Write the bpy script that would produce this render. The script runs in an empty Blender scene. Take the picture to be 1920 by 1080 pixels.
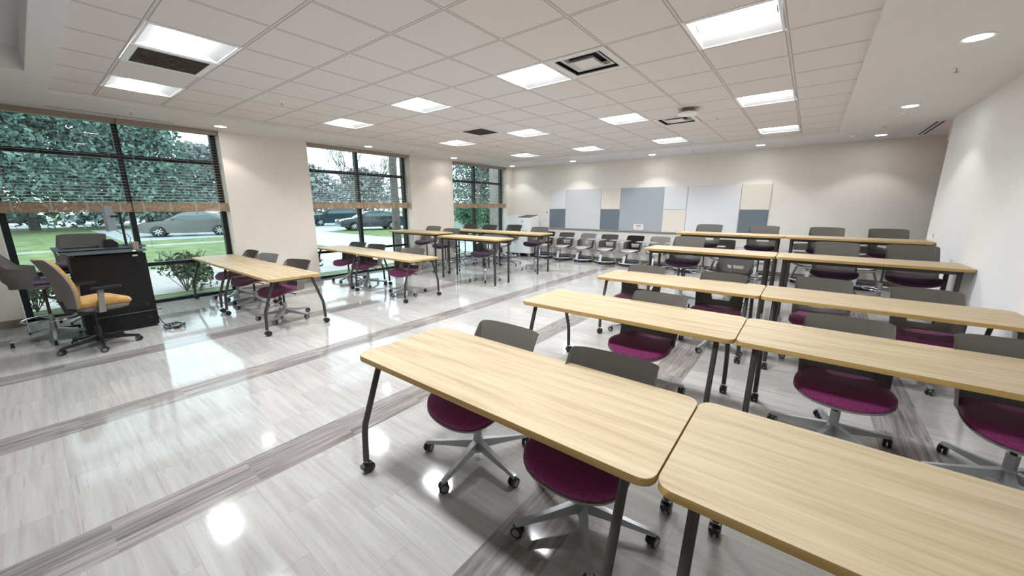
import bpy, bmesh, math, random
from mathutils import Vector, Matrix
PI = math.pi
R = math.radians
random.seed(7)
sc = bpy.context.scene
C = bpy.data.collections.new('classroom'); sc.collection.children.link(C)

# ------------------------------------------------------------------ materials
def nt(name):
    m = bpy.data.materials.new(name); m.use_nodes = True
    t = m.node_tree; b = t.nodes['Principled BSDF']
    return m, t, b
def mat(name, col, rough=.5, metal=0, spec=.5, noise=0, nscale=40, coat=0, bump=0, bscale=200):
    m, t, b = nt(name)
    b.inputs['Base Color'].default_value = (*col, 1); b.inputs['Roughness'].default_value = rough
    b.inputs['Metallic'].default_value = metal; b.inputs['Specular IOR Level'].default_value = spec
    b.inputs['Coat Weight'].default_value = coat
    tc = t.nodes.new('ShaderNodeTexCoord')
    if noise:
        n = t.nodes.new('ShaderNodeTexNoise'); n.inputs['Scale'].default_value = nscale; n.inputs['Detail'].default_value = 3
        t.links.new(tc.outputs['Object'], n.inputs['Vector'])
        r = t.nodes.new('ShaderNodeValToRGB')
        r.color_ramp.elements[0].position = .3; r.color_ramp.elements[1].position = .7
        r.color_ramp.elements[0].color = (*[c*(1-noise) for c in col], 1)
        r.color_ramp.elements[1].color = (*[min(1, c*(1+noise)) for c in col], 1)
        t.links.new(n.outputs['Fac'], r.inputs['Fac']); t.links.new(r.outputs['Color'], b.inputs['Base Color'])
    if bump:
        n = t.nodes.new('ShaderNodeTexNoise'); n.inputs['Scale'].default_value = bscale
        t.links.new(tc.outputs['Object'], n.inputs['Vector'])
        bp = t.nodes.new('ShaderNodeBump'); bp.inputs['Strength'].default_value = bump; bp.inputs['Distance'].default_value = .002
        t.links.new(n.outputs['Fac'], bp.inputs['Height']); t.links.new(bp.outputs['Normal'], b.inputs['Normal'])
    return m
def emit(name, col, s):
    m = bpy.data.materials.new(name); m.use_nodes = True; t = m.node_tree
    t.nodes.remove(t.nodes['Principled BSDF']); e = t.nodes.new('ShaderNodeEmission')
    e.inputs['Color'].default_value = (*col, 1); e.inputs['Strength'].default_value = s
    t.links.new(e.outputs[0], t.nodes['Material Output'].inputs[0]); return m
def math_(t, op, a, b=None):
    n = t.nodes.new('ShaderNodeMath'); n.operation = op
    for i, v in enumerate((a, b)):
        if v is None: continue
        if isinstance(v, (int, float)): n.inputs[i].default_value = v
        else: t.links.new(v, n.inputs[i])
    return n.outputs[0]
def mixc(t, fac, a, b):
    n = t.nodes.new('ShaderNodeMix'); n.data_type = 'RGBA'
    for k, v in ((0, fac), (6, a), (7, b)):
        if isinstance(v, (int, float)): n.inputs[k].default_value = v
        elif isinstance(v, tuple): n.inputs[k].default_value = (*v, 1)
        else: t.links.new(v, n.inputs[k])
    return n.outputs[2]
def ramp(t, fac, stops):
    r = t.nodes.new('ShaderNodeValToRGB'); t.links.new(fac, r.inputs[0]); e = r.color_ramp.elements
    while len(e) < len(stops): e.new(.5)
    for k, (p, c) in enumerate(stops): e[k].position = p; e[k].color = (*c, 1)
    return r.outputs[0]
def noise(t, vec, scale, detail=3, rough=.5, loc=None):
    mp = t.nodes.new('ShaderNodeMapping'); mp.inputs['Scale'].default_value = scale
    t.links.new(vec, mp.inputs['Vector'])
    if loc is not None: t.links.new(loc, mp.inputs['Location'])
    n = t.nodes.new('ShaderNodeTexNoise'); n.inputs['Scale'].default_value = 1; n.inputs['Detail'].default_value = detail
    n.inputs['Roughness'].default_value = rough; t.links.new(mp.outputs[0], n.inputs['Vector']); return n.outputs['Fac']

def floor_mat():
    m, t, b = nt('floor_stone_tile'); L = t.links
    tc = t.nodes.new('ShaderNodeTexCoord'); P = tc.outputs['Object']
    s = t.nodes.new('ShaderNodeSeparateXYZ'); L.new(P, s.inputs[0]); X, Y = s.outputs[0], s.outputs[1]
    # dark bands parallel to the window wall, 1.65 m apart
    ph = math_(t, 'SUBTRACT', math_(t, 'MODULO', math_(t, 'ADD', X, 1.65*8 - .74 + .825), 1.65), .825)
    band = math_(t, 'LESS_THAN', math_(t, 'ABSOLUTE', ph), .155)
    def cell(tx, ty, offx):
        row = math_(t, 'FLOOR', math_(t, 'DIVIDE', math_(t, 'ADD', Y, 50), ty))
        cx = math_(t, 'ADD', math_(t, 'DIVIDE', math_(t, 'ADD', X, offx), tx), math_(t, 'MULTIPLY', math_(t, 'MODULO', row, 2), .5))
        col = math_(t, 'FLOOR', cx)
        cb = t.nodes.new('ShaderNodeCombineXYZ'); L.new(row, cb.inputs[0]); L.new(col, cb.inputs[1])
        w = t.nodes.new('ShaderNodeTexWhiteNoise'); L.new(cb.outputs[0], w.inputs['Vector'])
        fy = math_(t, 'FRACT', math_(t, 'DIVIDE', math_(t, 'ADD', Y, 50), ty)); fx = math_(t, 'FRACT', cx)
        def edge(f, wd): return math_(t, 'LESS_THAN', math_(t, 'MINIMUM', f, math_(t, 'SUBTRACT', 1, f)), wd)
        j = math_(t, 'MAXIMUM', edge(fx, .0016/tx), edge(fy, .0016/ty))
        return w, j
    w1, j1 = cell(.67, .335, 50.6)
    sc1 = t.nodes.new('ShaderNodeVectorMath'); sc1.operation = 'SCALE'; sc1.inputs['Scale'].default_value = 30; L.new(w1.outputs['Color'], sc1.inputs[0])
    n1 = noise(t, P, (1.5, 26, 1), 4, .62, sc1.outputs[0]); n1b = noise(t, P, (3.2, 75, 1), 3, .6, sc1.outputs[0])
    light = ramp(t, n1, [(.2, (.30, .285, .27)), (.36, (.40, .385, .367)), (.55, (.455, .44, .422)), (.8, (.51, .495, .48))])
    vein = ramp(t, n1b, [(.28, (1, 1, 1)), (.36, (0, 0, 0)), (1, (0, 0, 0))])
    light = mixc(t, math_(t, 'MULTIPLY', vein, .6), light, (.28, .25, .23))
    v = math_(t, 'ADD', .88, math_(t, 'MULTIPLY', w1.outputs['Value'], .12))
    hv = t.nodes.new('ShaderNodeHueSaturation'); L.new(light, hv.inputs['Color']); L.new(v, hv.inputs['Value'])
    light = mixc(t, math_(t, 'MULTIPLY', j1, .5), hv.outputs[0], (.28, .25, .23))
    w2, j2 = cell(.1033, .61, 50.75 + .0)
    sc2 = t.nodes.new('ShaderNodeVectorMath'); sc2.operation = 'SCALE'; sc2.inputs['Scale'].default_value = 30; L.new(w2.outputs['Color'], sc2.inputs[0])
    n2 = noise(t, P, (34, 2.0, 1), 4, .65, sc2.outputs[0])
    dark = ramp(t, n2, [(.25, (.07, .063, .06)), (.42, (.21, .19, .18)), (.6, (.31, .285, .272)), (.85, (.39, .365, .35))])
    v2 = math_(t, 'ADD', .8, math_(t, 'MULTIPLY', w2.outputs['Value'], .35))
    h2 = t.nodes.new('ShaderNodeHueSaturation'); L.new(dark, h2.inputs['Color']); L.new(v2, h2.inputs['Value'])
    col = mixc(t, band, light, h2.outputs[0])
    L.new(col, b.inputs['Base Color'])
    b.inputs['Roughness'].default_value = .085; b.inputs['Specular IOR Level'].default_value = .62
    bn = noise(t, P, (5, 5, 1), 2)
    bp = t.nodes.new('ShaderNodeBump'); bp.inputs['Strength'].default_value = .05; bp.inputs['Distance'].default_value = .01
    L.new(bn, bp.inputs['Height']); L.new(bp.outputs[0], b.inputs['Normal'])
    return m
def ceil_mat(ox, oy, s):
    m, t, b = nt('ceiling_tile'); L = t.links
    tc = t.nodes.new('ShaderNodeTexCoord'); P = tc.outputs['Object']
    sp = t.nodes.new('ShaderNodeSeparateXYZ'); L.new(P, sp.inputs[0])
    def d(v, o):
        f = math_(t, 'FRACT', math_(t, 'DIVIDE', math_(t, 'ADD', v, -o + 40*s), s))
        return math_(t, 'MULTIPLY', math_(t, 'MINIMUM', f, math_(t, 'SUBTRACT', 1, f)), s)
    dd = math_(t, 'MINIMUM', d(sp.outputs[0], ox), d(sp.outputs[1], oy))
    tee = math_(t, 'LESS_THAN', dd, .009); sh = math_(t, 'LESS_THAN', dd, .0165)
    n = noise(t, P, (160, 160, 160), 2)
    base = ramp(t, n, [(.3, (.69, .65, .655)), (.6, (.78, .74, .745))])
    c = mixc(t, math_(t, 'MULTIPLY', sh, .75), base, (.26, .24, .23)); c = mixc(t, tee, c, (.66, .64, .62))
    L.new(c, b.inputs['Base Color']); b.inputs['Roughness'].default_value = .9; b.inputs['Specular IOR Level'].default_value = .2
    return m
def oak_mat(name, c0, c1, c2, rough=.33):
    m, t, b = nt(name); L = t.links
    tc = t.nodes.new('ShaderNodeTexCoord'); P = tc.outputs['Object']
    oi = t.nodes.new('ShaderNodeObjectInfo'); 
    cb = t.nodes.new('ShaderNodeCombineXYZ')
    for k in range(3): L.new(math_(t, 'MULTIPLY', oi.outputs['Random'], 37 + k*11), cb.inputs[k])
    n = noise(t, P, (1.3, 24, 24), 5, .6, cb.outputs[0]); n2 = noise(t, P, (3, 110, 110), 2, .6, cb.outputs[0])
    c = ramp(t, n, [(.28, c0), (.5, c1), (.75, c2)])
    c = mixc(t, math_(t, 'MULTIPLY', ramp(t, n2, [(.3, (1, 1, 1)), (.45, (0, 0, 0))]), .32), c, c0)
    L.new(c, b.inputs['Base Color']); b.inputs['Roughness'].default_value = rough; b.inputs['Specular IOR Level'].default_value = .25
    return m
def fabric_mat(name, col):
    m, t, b = nt(name); L = t.links
    tc = t.nodes.new('ShaderNodeTexCoord'); P = tc.outputs['Object']
    a = noise(t, P, (40, 500, 40), 2); c = noise(t, P, (500, 40, 40), 2)
    f = math_(t, 'MULTIPLY', math_(t, 'ADD', a, c), .5)
    cc = ramp(t, f, [(.35, tuple(x*.6 for x in col)), (.65, tuple(min(1, x*1.35) for x in col))])
    L.new(cc, b.inputs['Base Color']); b.inputs['Roughness'].default_value = .75
    b.inputs['Sheen Weight'].default_value = .25; b.inputs['Specular IOR Level'].default_value = .25
    return m
def glass_mat():
    m = bpy.data.materials.new('window_glass'); m.use_nodes = True; t = m.node_tree
    t.nodes.remove(t.nodes['Principled BSDF'])
    tr = t.nodes.new('ShaderNodeBsdfTransparent'); tr.inputs[0].default_value = (.88, .965, .97, 1)
    gl = t.nodes.new('ShaderNodeBsdfGlossy'); gl.inputs['Roughness'].default_value = .02
    fr = t.nodes.new('ShaderNodeFresnel'); fr.inputs[0].default_value = 1.5
    mx = t.nodes.new('ShaderNodeMixShader'); ge = t.nodes.new('ShaderNodeNewGeometry')
    t.links.new(math_(t, 'MULTIPLY', fr.outputs[0], math_(t, 'SUBTRACT', 1, ge.outputs['Backfacing'])), mx.inputs[0]); t.links.new(tr.outputs[0], mx.inputs[1]); t.links.new(gl.outputs[0], mx.inputs[2])
    t.links.new(mx.outputs[0], t.nodes['Material Output'].inputs[0]); return m
def leaf_mat(name, a, bcol):
    m, t, b = nt(name); L = t.links
    tc = t.nodes.new('ShaderNodeTexCoord'); n = noise(t, tc.outputs['Object'], (1.5, 1.5, 1.5), 4)
    L.new(ramp(t, n, [(.35, a), (.65, bcol)]), b.inputs['Base Color']); b.inputs['Roughness'].default_value = .8
    return m

M = dict(
 floor=floor_mat(),
 wall_l=mat('cream_wall_paint', (.82, .76, .69), .75, noise=.015, nscale=3),
 wall_b=mat('warm_white_wall_paint', (.84, .81, .765), .75, noise=.015, nscale=3),
 wall_r=mat('cool_white_wall_paint', (.86, .86, .87), .7, noise=.012, nscale=2.5),
 soffit=mat('white_gypsum', (.755, .74, .755), .85, noise=.01, nscale=4),
 riser=mat('white_gypsum_edge', (.80, .79, .77), .8),
 base=mat('taupe_baseboard', (.27, .225, .19), .5, noise=.08, nscale=8),
 frame=mat('black_window_frame', (.012, .014, .02), .35, .3),
 glass=glass_mat(),
 slat=mat('tan_blind_slat', (.40, .345, .285), .5),
 stack=oak_mat('tan_bamboo_stack', (.22, .14, .09), (.42, .29, .19), (.52, .38, .26), .5),
 valance=mat('taupe_valance', (.34, .28, .225), .6, noise=.06, nscale=30),
 cord=mat('tan_cord', (.45, .42, .38), .6),
 oak=oak_mat('pale_oak_laminate', (.32, .24, .145), (.425, .335, .215), (.49, .40, .275), .5),
 edge=oak_mat('ochre_edge_band', (.40, .245, .07), (.53, .34, .115), (.59, .40, .15), .45),
 leg=mat('charcoal_metal', (.062, .056, .052), .42, .35),
 black=mat('black_plastic', (.012, .012, .014), .35),
 caster=mat('grey_caster_disc', (.22, .225, .235), .4),
 silver=mat('silver_aluminium_paint', (.43, .445, .455), .33, .45),
 chrome=mat('chrome_gas_tube', (.55, .56, .58), .18, .9),
 shell=mat('warm_grey_shell_plastic', (.235, .22, .205), .5, bump=.25, bscale=500, spec=.4),
 purple=fabric_mat('plum_fabric', (.25, .032, .14)),
 aubergine=fabric_mat('aubergine_fabric', (.055, .013, .065)),
 trim=mat('dark_seat_edge', (.015, .008, .015), .6),
 cream=fabric_mat('ivory_fabric', (.66, .63, .58)),
 tray=mat('dark_grey_tray', (.06, .065, .075), .5),
 tabgrey=mat('light_grey_tablet', (.36, .37, .385), .4),
 lgrey=mat('pale_grey_frame', (.50, .53, .57), .4),
 gold=fabric_mat('golden_tan_fabric', (.50, .29, .085)),
 white=mat('white_enamel', (.88, .89, .90), .35),
 whitefix=mat('white_fixture_metal', (.85, .86, .88), .45),
 lens=emit('light_diffuser', (.94, .975, 1), 11),
 dlens=emit('downlight_lens', (.98, .985, 1), 22),
 grille=mat('dark_grille', (.10, .08, .072), .7, noise=.5, nscale=14),
 dark=mat('black_cavity', (.012, .012, .012), .8),
 podium=mat('black_laminate', (.008, .007, .0075), .5, spec=.3, noise=.2, nscale=6),
 podtop=mat('dark_gloss_top', (.10, .12, .13), .08, spec=.9),
 screen=mat('grey_screen_back', (.16, .165, .19), .4),
 wb=mat('glossy_white_board', (.78, .795, .83), .18),
 ivory=mat('ivory_panel', (.78, .74, .65), .6),
 grey1=mat('light_grey_fabric_panel', (.40, .435, .475), .8, noise=.05, nscale=60),
 grey2=mat('slate_grey_panel', (.155, .195, .225), .45, noise=.05, nscale=4),
 wgrey=mat('pale_grey_board', (.66, .675, .70), .25),
 teal=mat('teal_ink', (.02, .35, .38), .5), red=mat('red_ink', (.6, .08, .06), .5), ink=mat('grey_ink', (.25, .25, .28), .6),
 paper=mat('white_paper', (.85, .85, .85), .6),
 exitred=emit('exit_sign_red', (1, .05, .04), 1),
 grass=leaf_mat('grass', (.10, .16, .055), (.22, .27, .11)),
 asphalt=mat('pale_wet_asphalt', (.50, .53, .55), .35, noise=.08, nscale=.6),
 paving=mat('pinkish_paving', (.44, .39, .38), .6, noise=.1, nscale=1.5),
 kerb=mat('concrete_kerb', (.55, .54, .52), .7),
 bark=mat('grey_bark', (.13, .115, .105), .9, noise=.35, nscale=9),
 twig=mat('bare_twig', (.16, .14, .135), .9),
 pine=leaf_mat('hazed_evergreen_leaves', (.09, .165, .15), (.20, .31, .27)),  # greens paled towards teal: outdoor haze is painted into the leaf colour
 shrub=leaf_mat('shrub_leaves', (.05, .09, .04), (.22, .24, .16)),
 bush=leaf_mat('bush_leaves', (.02, .09, .05), (.10, .24, .14)),
 haze=leaf_mat('haze_greyed_leaves', (.20, .24, .24), (.33, .36, .36)),  # far trees: pale grey leaf colour with the haze painted in
 car_grey=mat('grey_car_paint', (.16, .165, .17), .22, .5, coat=.6), car_white=mat('white_car_paint', (.75, .77, .8), .25, coat=.6),
 car_dark=mat('dark_car_paint', (.03, .038, .05), .2, .4, coat=.7), car_teal=mat('blue_grey_car_paint', (.03, .06, .075), .2, .4, coat=.7),
 carglass=mat('car_glass', (.05, .10, .11), .08, spec=.8), tyre=mat('tyre', (.02, .02, .02), .8), rim=mat('alloy_rim', (.6, .62, .64), .3, .6),
 bldg=mat('pale_render', (.70, .66, .63), .8, noise=.05, nscale=1), brick=mat('grey_brick', (.36, .32, .30), .8, noise=.2, nscale=6),
 lowwall=mat('green_grey_wall', (.40, .50, .46), .8),
)

# ------------------------------------------------------------------ helpers
def obj(name, bm, m, parent=None, smooth=True, ang=38, bevel=0):
    if bevel:
        bmesh.ops.bevel(bm, geom=[e for e in bm.edges if e.calc_face_angle(0) > R(50)], offset=bevel, segments=2, affect='EDGES', clamp_overlap=True)
    bmesh.ops.recalc_face_normals(bm, faces=bm.faces)
    me = bpy.data.meshes.new(name); bm.to_mesh(me); bm.free()
    for mm in (m if isinstance(m, (list, tuple)) else [m]): me.materials.append(mm)
    if smooth:
        me.polygons.foreach_set('use_smooth', [True]*len(me.polygons)); me.set_sharp_from_angle(angle=R(ang))
    o = bpy.data.objects.new(name, me); C.objects.link(o)
    if parent: o.parent = parent
    return o
def tag(o, label, cat, group=None, kind=None):
    if label: o['label'] = label
    if cat: o['category'] = cat
    if group: o['group'] = group
    if kind: o['kind'] = kind
    return o
def thing(name, label, cat, loc=(0, 0, 0), rz=0, group=None):
    o = bpy.data.objects.new(name, None); C.objects.link(o); o.empty_display_size = .1
    o.location = loc; o.rotation_euler = (0, 0, rz); return tag(o, label, cat, group)
def copy_tree(o, parent=None):
    c = o.copy(); C.objects.link(c)
    if parent: c.parent = parent
    for ch in list(o.children): copy_tree(ch, c)
    return c
def struct(name, bm, m, **k):
    o = obj(name, bm, m, **k); o['kind'] = 'structure'; return o
def BM(): return bmesh.new()
def box(bm, x0, x1, y0, y1, z0, z1, mi=0, mx=None):
    vs = [bm.verts.new((x, y, z)) for x in (x0, x1) for y in (y0, y1) for z in (z0, z1)]
    if mx is not None:
        for v in vs: v.co = mx @ v.co
    for f in ((0, 1, 3, 2), (4, 6, 7, 5), (0, 4, 5, 1), (2, 3, 7, 6), (0, 2, 6, 4), (1, 5, 7, 3)):
        fc = bm.faces.new([vs[i] for i in f]); fc.material_index = mi
    return bm
def boxm(*a, **k): return box(BM(), *a, **k)
def prism(bm, pts, z0, z1, mi=0, mx=None, caps=(1, 1), side_mi=None):
    a = [bm.verts.new((p[0], p[1], z0)) for p in pts]; b = [bm.verts.new((p[0], p[1], z1)) for p in pts]
    n = len(pts)
    for i in range(n):
        f = bm.faces.new((a[i], a[(i+1) % n], b[(i+1) % n], b[i])); f.material_index = mi if side_mi is None else side_mi
    if caps[0]: bm.faces.new(a[::-1]).material_index = mi
    if caps[1]: bm.faces.new(b).material_index = mi
    if mx is not None:
        for v in a+b: v.co = mx @ v.co
    return bm
def rrect(hx, hy, r, n=6):
    out = []
    for cx, cy, a0 in ((hx-r, hy-r, 0), (-hx+r, hy-r, 90), (-hx+r, -hy+r, 180), (hx-r, -hy+r, 270)):
        for k in range(n+1):
            a = R(a0 + 90*k/n); out.append((cx+r*math.cos(a), cy+r*math.sin(a)))
    return out
def tube(bm, pts, r, n=10, closed=False, cap=True, mi=0):
    pts = [Vector(p) for p in pts]; N = len(pts); rings = []
    rr = r if isinstance(r, (list, tuple)) else [r]*N
    up = None
    for i, p in enumerate(pts):
        if closed: d = pts[(i+1) % N]-pts[i-1]
        else: d = pts[min(i+1, N-1)]-pts[max(i-1, 0)]
        d.normalize()
        if up is None:
            up = Vector((0, 0, 1)) if abs(d.z) < .9 else Vector((1, 0, 0))
        s = d.cross(up)
        if s.length < 1e-4: s = d.orthogonal()
        s.normalize(); up = s.cross(d).normalized()
        rings.append([bm.verts.new(p + rr[i]*(math.cos(2*PI*k/n)*s + math.sin(2*PI*k/n)*up)) for k in range(n)])
    for i in range(N if closed else N-1):
        a, b = rings[i], rings[(i+1) % N]
        for k in range(n): bm.faces.new((a[k], a[(k+1) % n], b[(k+1) % n], b[k])).material_index = mi
    if cap and not closed:
        bm.faces.new(rings[0][::-1]).material_index = mi; bm.faces.new(rings[-1]).material_index = mi
    return bm
def lathe(bm, prof, n=20, mx=None, mi=0):
    rings = []
    for r, z in prof:
        if r < 1e-5: rings.append([bm.verts.new((0, 0, z))])
        else: rings.append([bm.verts.new((r*math.cos(2*PI*k/n), r*math.sin(2*PI*k/n), z)) for k in range(n)])
    for a, b in zip(rings, rings[1:]):
        if len(a) == 1 and len(b) == 1: continue
        for k in range(n):
            k2 = (k+1) % n
            if len(a) == 1: f = bm.faces.new((a[0], b[k2], b[k]))
            elif len(b) == 1: f = bm.faces.new((a[k], a[k2], b[0]))
            else: f = bm.faces.new((a[k], a[k2], b[k2], b[k]))
            f.material_index = mi
    if mx is not None:
        for rg in rings:
            for v in rg: v.co = mx @ v.co
    return bm
def loft(bm, rings, cap0=True, cap1=True, mi=0):
    vs = [[bm.verts.new(p) for p in r] for r in rings]; n = len(vs[0])
    for a, b in zip(vs, vs[1:]):
        for k in range(n): bm.faces.new((a[k], a[(k+1) % n], b[(k+1) % n], b[k])).material_index = mi
    if cap0: bm.faces.new(vs[0][::-1]).material_index = mi
    if cap1: bm.faces.new(vs[-1]).material_index = mi
    return bm
def T(x=0, y=0, z=0, rz=0, rx=0, ry=0):
    return Matrix.Translation((x, y, z)) @ Matrix.Rotation(rz, 4, 'Z') @ Matrix.Rotation(ry, 4, 'Y') @ Matrix.Rotation(rx, 4, 'X')

# ------------------------------------------------------------------ room shell
XL, XR, YB, YF = -8.45, 1.52, 10.85, -3.6
ZS, ZC, ZR = 2.938, 2.988, 3.145
OX, OY, S = -1.591, 2.699, .6295
TX0, TX1, TY0, TY1 = -7.30, .215, .432, 9.40
XC = 4.2
struct('floor', boxm(-8.85, XC, YF, YB, -.12, 0), M['floor'], smooth=False)
wins = [(-.20, 2.39, 1.115), (3.89, 6.49, 5.125), (8.0, 10.57, 9.18)]
bm = BM()
ys = [YF] + [v for w in wins for v in w[:2]] + [YB+.2]
for a, b in zip(ys[::2], ys[1::2]): box(bm, -8.86, XL, a, b, -.12, 3.3)
struct('wall_left', bm, M['wall_l'], smooth=False)
struct('wall_back', boxm(-8.45, XC+.2, YB, YB+.2, -.12, 3.3), M['wall_b'], smooth=False)
struct('wall_right', boxm(XR, XR+.14, YF, 8.87, -.12, 3.3), M['wall_r'], smooth=False)
struct('wall_front', boxm(-8.86, XC+.2, YF-.2, YF, -.12, 3.3), M['wall_b'], smooth=False)
struct('wall_corridor', boxm(XC, XC+.2, YF, YB, -.12, 3.3), M['wall_b'], smooth=False)
# soffit ring with the two raised ceiling fields
RX0, RX1, RY0, RY1 = -6.3, .6, -3.3, .26
bm = BM()
def flat(x0, x1, y0, y1, z): 
    vs = [bm.verts.new(p) for p in ((x0, y0, z), (x1, y0, z), (x1, y1, z), (x0, y1, z))]; bm.faces.new(vs)
for q in ((-8.86, TX0, TY0, YB), (TX1, XC, TY0, YB), (TX0, TX1, TY1, YB), (-8.86, XC, RY1, TY0), (-8.86, RX0, YF, RY1), (RX1, XC, YF, RY1), (RX0, RX1, YF, RY0)):
    box(bm, *q, ZS, ZS+.04)
struct('ceiling_soffit', bm, M['soffit'], smooth=False).name = 'ceiling'
bm = BM()
w = .02
e = .0015
for q in ((TX0-w, TX0+e, TY0-w, TY1+w), (TX1-e, TX1+w, TY0-w, TY1+w), (TX0, TX1, TY0-w, TY0+e), (TX0, TX1, TY1-e, TY1+w)): box(bm, *q, ZS+.003, ZC+.05)
for q in ((RX0-w, RX0+e, RY0-w, RY1+w), (RX1-e, RX1+w, RY0-w, RY1+w), (RX0, RX1, RY0-w, RY0+e), (RX0, RX1, RY1-e, RY1+w)): box(bm, *q, ZS+.003, ZR+.05)
struct('trim_1', bm, M['riser'], smooth=False)
struct('ceiling', boxm(RX0, RX1, RY0, RY1, ZR, ZR+.05), M['soffit'], smooth=False)
lights = [(i, j) for i in (-8, -5, -2, 1) for j in (-3, 1, 5, 9)]
grilles = [(-6, -3), (-6, 4)]; diffs = [(-1, 1), (-1, 6)]
bm = BM()
for i in range(-11, 5):
    for j in range(-5, 12):
        if (i, j) in lights or (i, j) in grilles or (i, j) in diffs: continue
        x0, x1 = max(OX+i*S, TX0), min(OX+(i+1)*S, TX1); y0, y1 = max(OY+j*S, TY0), min(OY+(j+1)*S, TY1)
        if x1-x0 < .005 or y1-y0 < .005: continue
        box(bm, x0, x1, y0, y1, ZC, ZC+.02)
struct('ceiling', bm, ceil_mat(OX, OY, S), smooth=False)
struct('ceiling', boxm(-8.9, XC+.2, YF-.2, YB+.2, 3.32, 3.4), M['soffit'], smooth=False)
# baseboards
bm = BM()
for a, b in zip(ys[::2], ys[1::2]): box(bm, XL, XL+.012, a, min(b, YB), 0, .105)
struct('baseboard_left', bm, M['base'], smooth=False)
struct('baseboard_back', boxm(XL, XC, YB-.012, YB, 0, .105), M['base'], smooth=False)
struct('baseboard_right', boxm(XR-.012, XR, YF, 8.87, 0, .105), M['base'], smooth=False)

# windows
for n, (a, b, mu) in enumerate(wins):
    f = BM(); x0, x1 = -8.79, -8.69
    a2, b2 = a+.005, b-.005
    for q in ((a2, a2+.07, 0, ZS), (b2-.07, b2, 0, ZS), (mu-.035, mu+.035, .05, ZS), (a2, b2, 0, .055), (a2, b2, ZS-.05, ZS)): box(f, x0, x1, *q)
    for q in ((a2+.07, mu-.035), (mu+.035, b2-.07)):
        box(f, x0+.01, x1-.005, *q, 2.365, 2.43); box(f, x0+.01, x1-.005, *q, .575 if n else .64, .63 if n else .70)
    wo = struct('window_%d' % (n+1), f, M['frame'], smooth=False)
    for q in ((a2+.06, mu-.03), (mu+.03, b2-.06)):
        for z0, z1 in ((.05, .58 if n else .645), (.625 if n else .695, 2.37), (2.425, ZS-.04)):
            obj('pane', boxm(-8.748, -8.742, *q, z0, z1), M['glass'], wo, smooth=False)

# blinds, two per window
names = [('nearest window, left half', 'nearest window, right half beside the cream pier'), ('middle window, left half', 'middle window, right half above the tree trunk'), ('farthest window, left half', 'farthest window, half next to the room corner')]
for n, (a, b, mu) in enumerate(wins):
    for h, (y0, y1) in enumerate(((a+.01, mu-.005), (mu+.005, b-.01))):
        t = thing('window_blind', 'raised tan blind with open slats in the %s' % names[n][h], 'blind', (0, 0, 0), 0, 'tan blinds at the windows')
        obj('valance', boxm(-8.60, -8.49, y0, y1, 2.865, 2.935), M['valance'], t, smooth=False)
        sl = BM()
        zb = 1.70 if not n else 1.74
        z = zb
        while z < 2.85:
            box(sl, -.024, .024, y0+.005, y1-.005, -.0014, .0014, mx=T(-8.555, 0, z, ry=R(6))); z += .0465
        obj('slats', sl, M['slat'], t, smooth=False)
        st = BM()
        for k in range(9): box(st, -8.582, -8.528, y0+.003, y1-.003, zb-.135+k*.0135, zb-.135+k*.0135+.0125)
        obj('slat_stack', st, M['stack'], t, smooth=False)
        br = boxm(-8.583, -8.527, y0, y1, zb-.155, zb-.138); obj('bottom_rail', br, M['stack'], t, smooth=False)
        cd = BM()
        for k in range(4):
            yy = y0 + (y1-y0)*(.1+.8*k/3)
            for xx in (-8.581, -8.529): tube(cd, [(xx, yy, zb-.15), (xx, yy, 2.87)], .0008, 4)
            box(cd, -8.5285, -8.526, yy-.012, yy+.012, zb-.15, zb-.01)
        obj('ladder_cords', cd, M['cord'], t, smooth=False)
        pc = tube(BM(), [(-8.50, y0+.12, 2.87), (-8.5, y0+.12, 1.9), (-8.505, y0+.13, .95 if h else 1.3)], .0025, 5)
        obj('pull_cord', pc, M['cord'], t)

# ------------------------------------------------------------------ ceiling fixtures
def make_troffer():
    t = thing('ceiling_light', None, 'ceiling light'); h = S/2-.012
    f = BM()
    for q in ((-h, h, -h, -h+.016), (-h, h, h-.016, h), (-h, -h+.016, -h, h), (h-.016, h, -h, h)): box(f, *q, -.004, .012)
    obj('frame', f, M['whitefix'], t, smooth=False)
    r = BM(); o, ix, iy, hz = h-.014, .262, .125, .065
    A = [(-o, -o, .002), (o, -o, .002), (o, o, .002), (-o, o, .002)]; B = [(-ix, -iy, hz), (ix, -iy, hz), (ix, iy, hz), (-ix, iy, hz)]
    loft(r, [A, B], False, False); obj('reflector', r, M['whitefix'], t, smooth=False)
    l = BM(); rows = []
    for k in range(9):
        y = -iy + 2*iy*k/8; z = hz - .028*math.cos((y/iy)*PI/2)
        rows.append([l.verts.new((-ix, y, z)), l.verts.new((ix, y, z))])
    for p, q in zip(rows, rows[1:]): l.faces.new((p[0], p[1], q[1], q[0]))
    obj('diffuser', l, M['lens'], t)
    e = BM()
    for sx in (-1, 1):
        vs = [e.verts.new((sx*ix, -iy + 2*iy*k/8, hz - .028*math.cos(((-iy+2*iy*k/8)/iy)*PI/2))) for k in range(9)]; e.faces.new(vs)
    obj('end_plate', e, M['whitefix'], t, smooth=False)
    return t
LAMP = 14
colw = ['window-side', 'second', 'third', 'wall-side']; roww = ['nearest', 'second', 'third', 'farthest']
tr = make_troffer()
for k, (i, j) in enumerate(lights):
    t = tr if k == 0 else copy_tree(tr)
    t.location = (OX+(i+.5)*S, OY+(j+.5)*S, ZC)
    ci, ri = (-8, -5, -2, 1).index(i), (-3, 1, 5, 9).index(j)
    tag(t, 'square ceiling light, %s row from the camera, %s from the windows' % (roww[ri], ('first', 'second', 'third', 'fourth')[ci]), 'ceiling light', 'square recessed ceiling lights')
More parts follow.
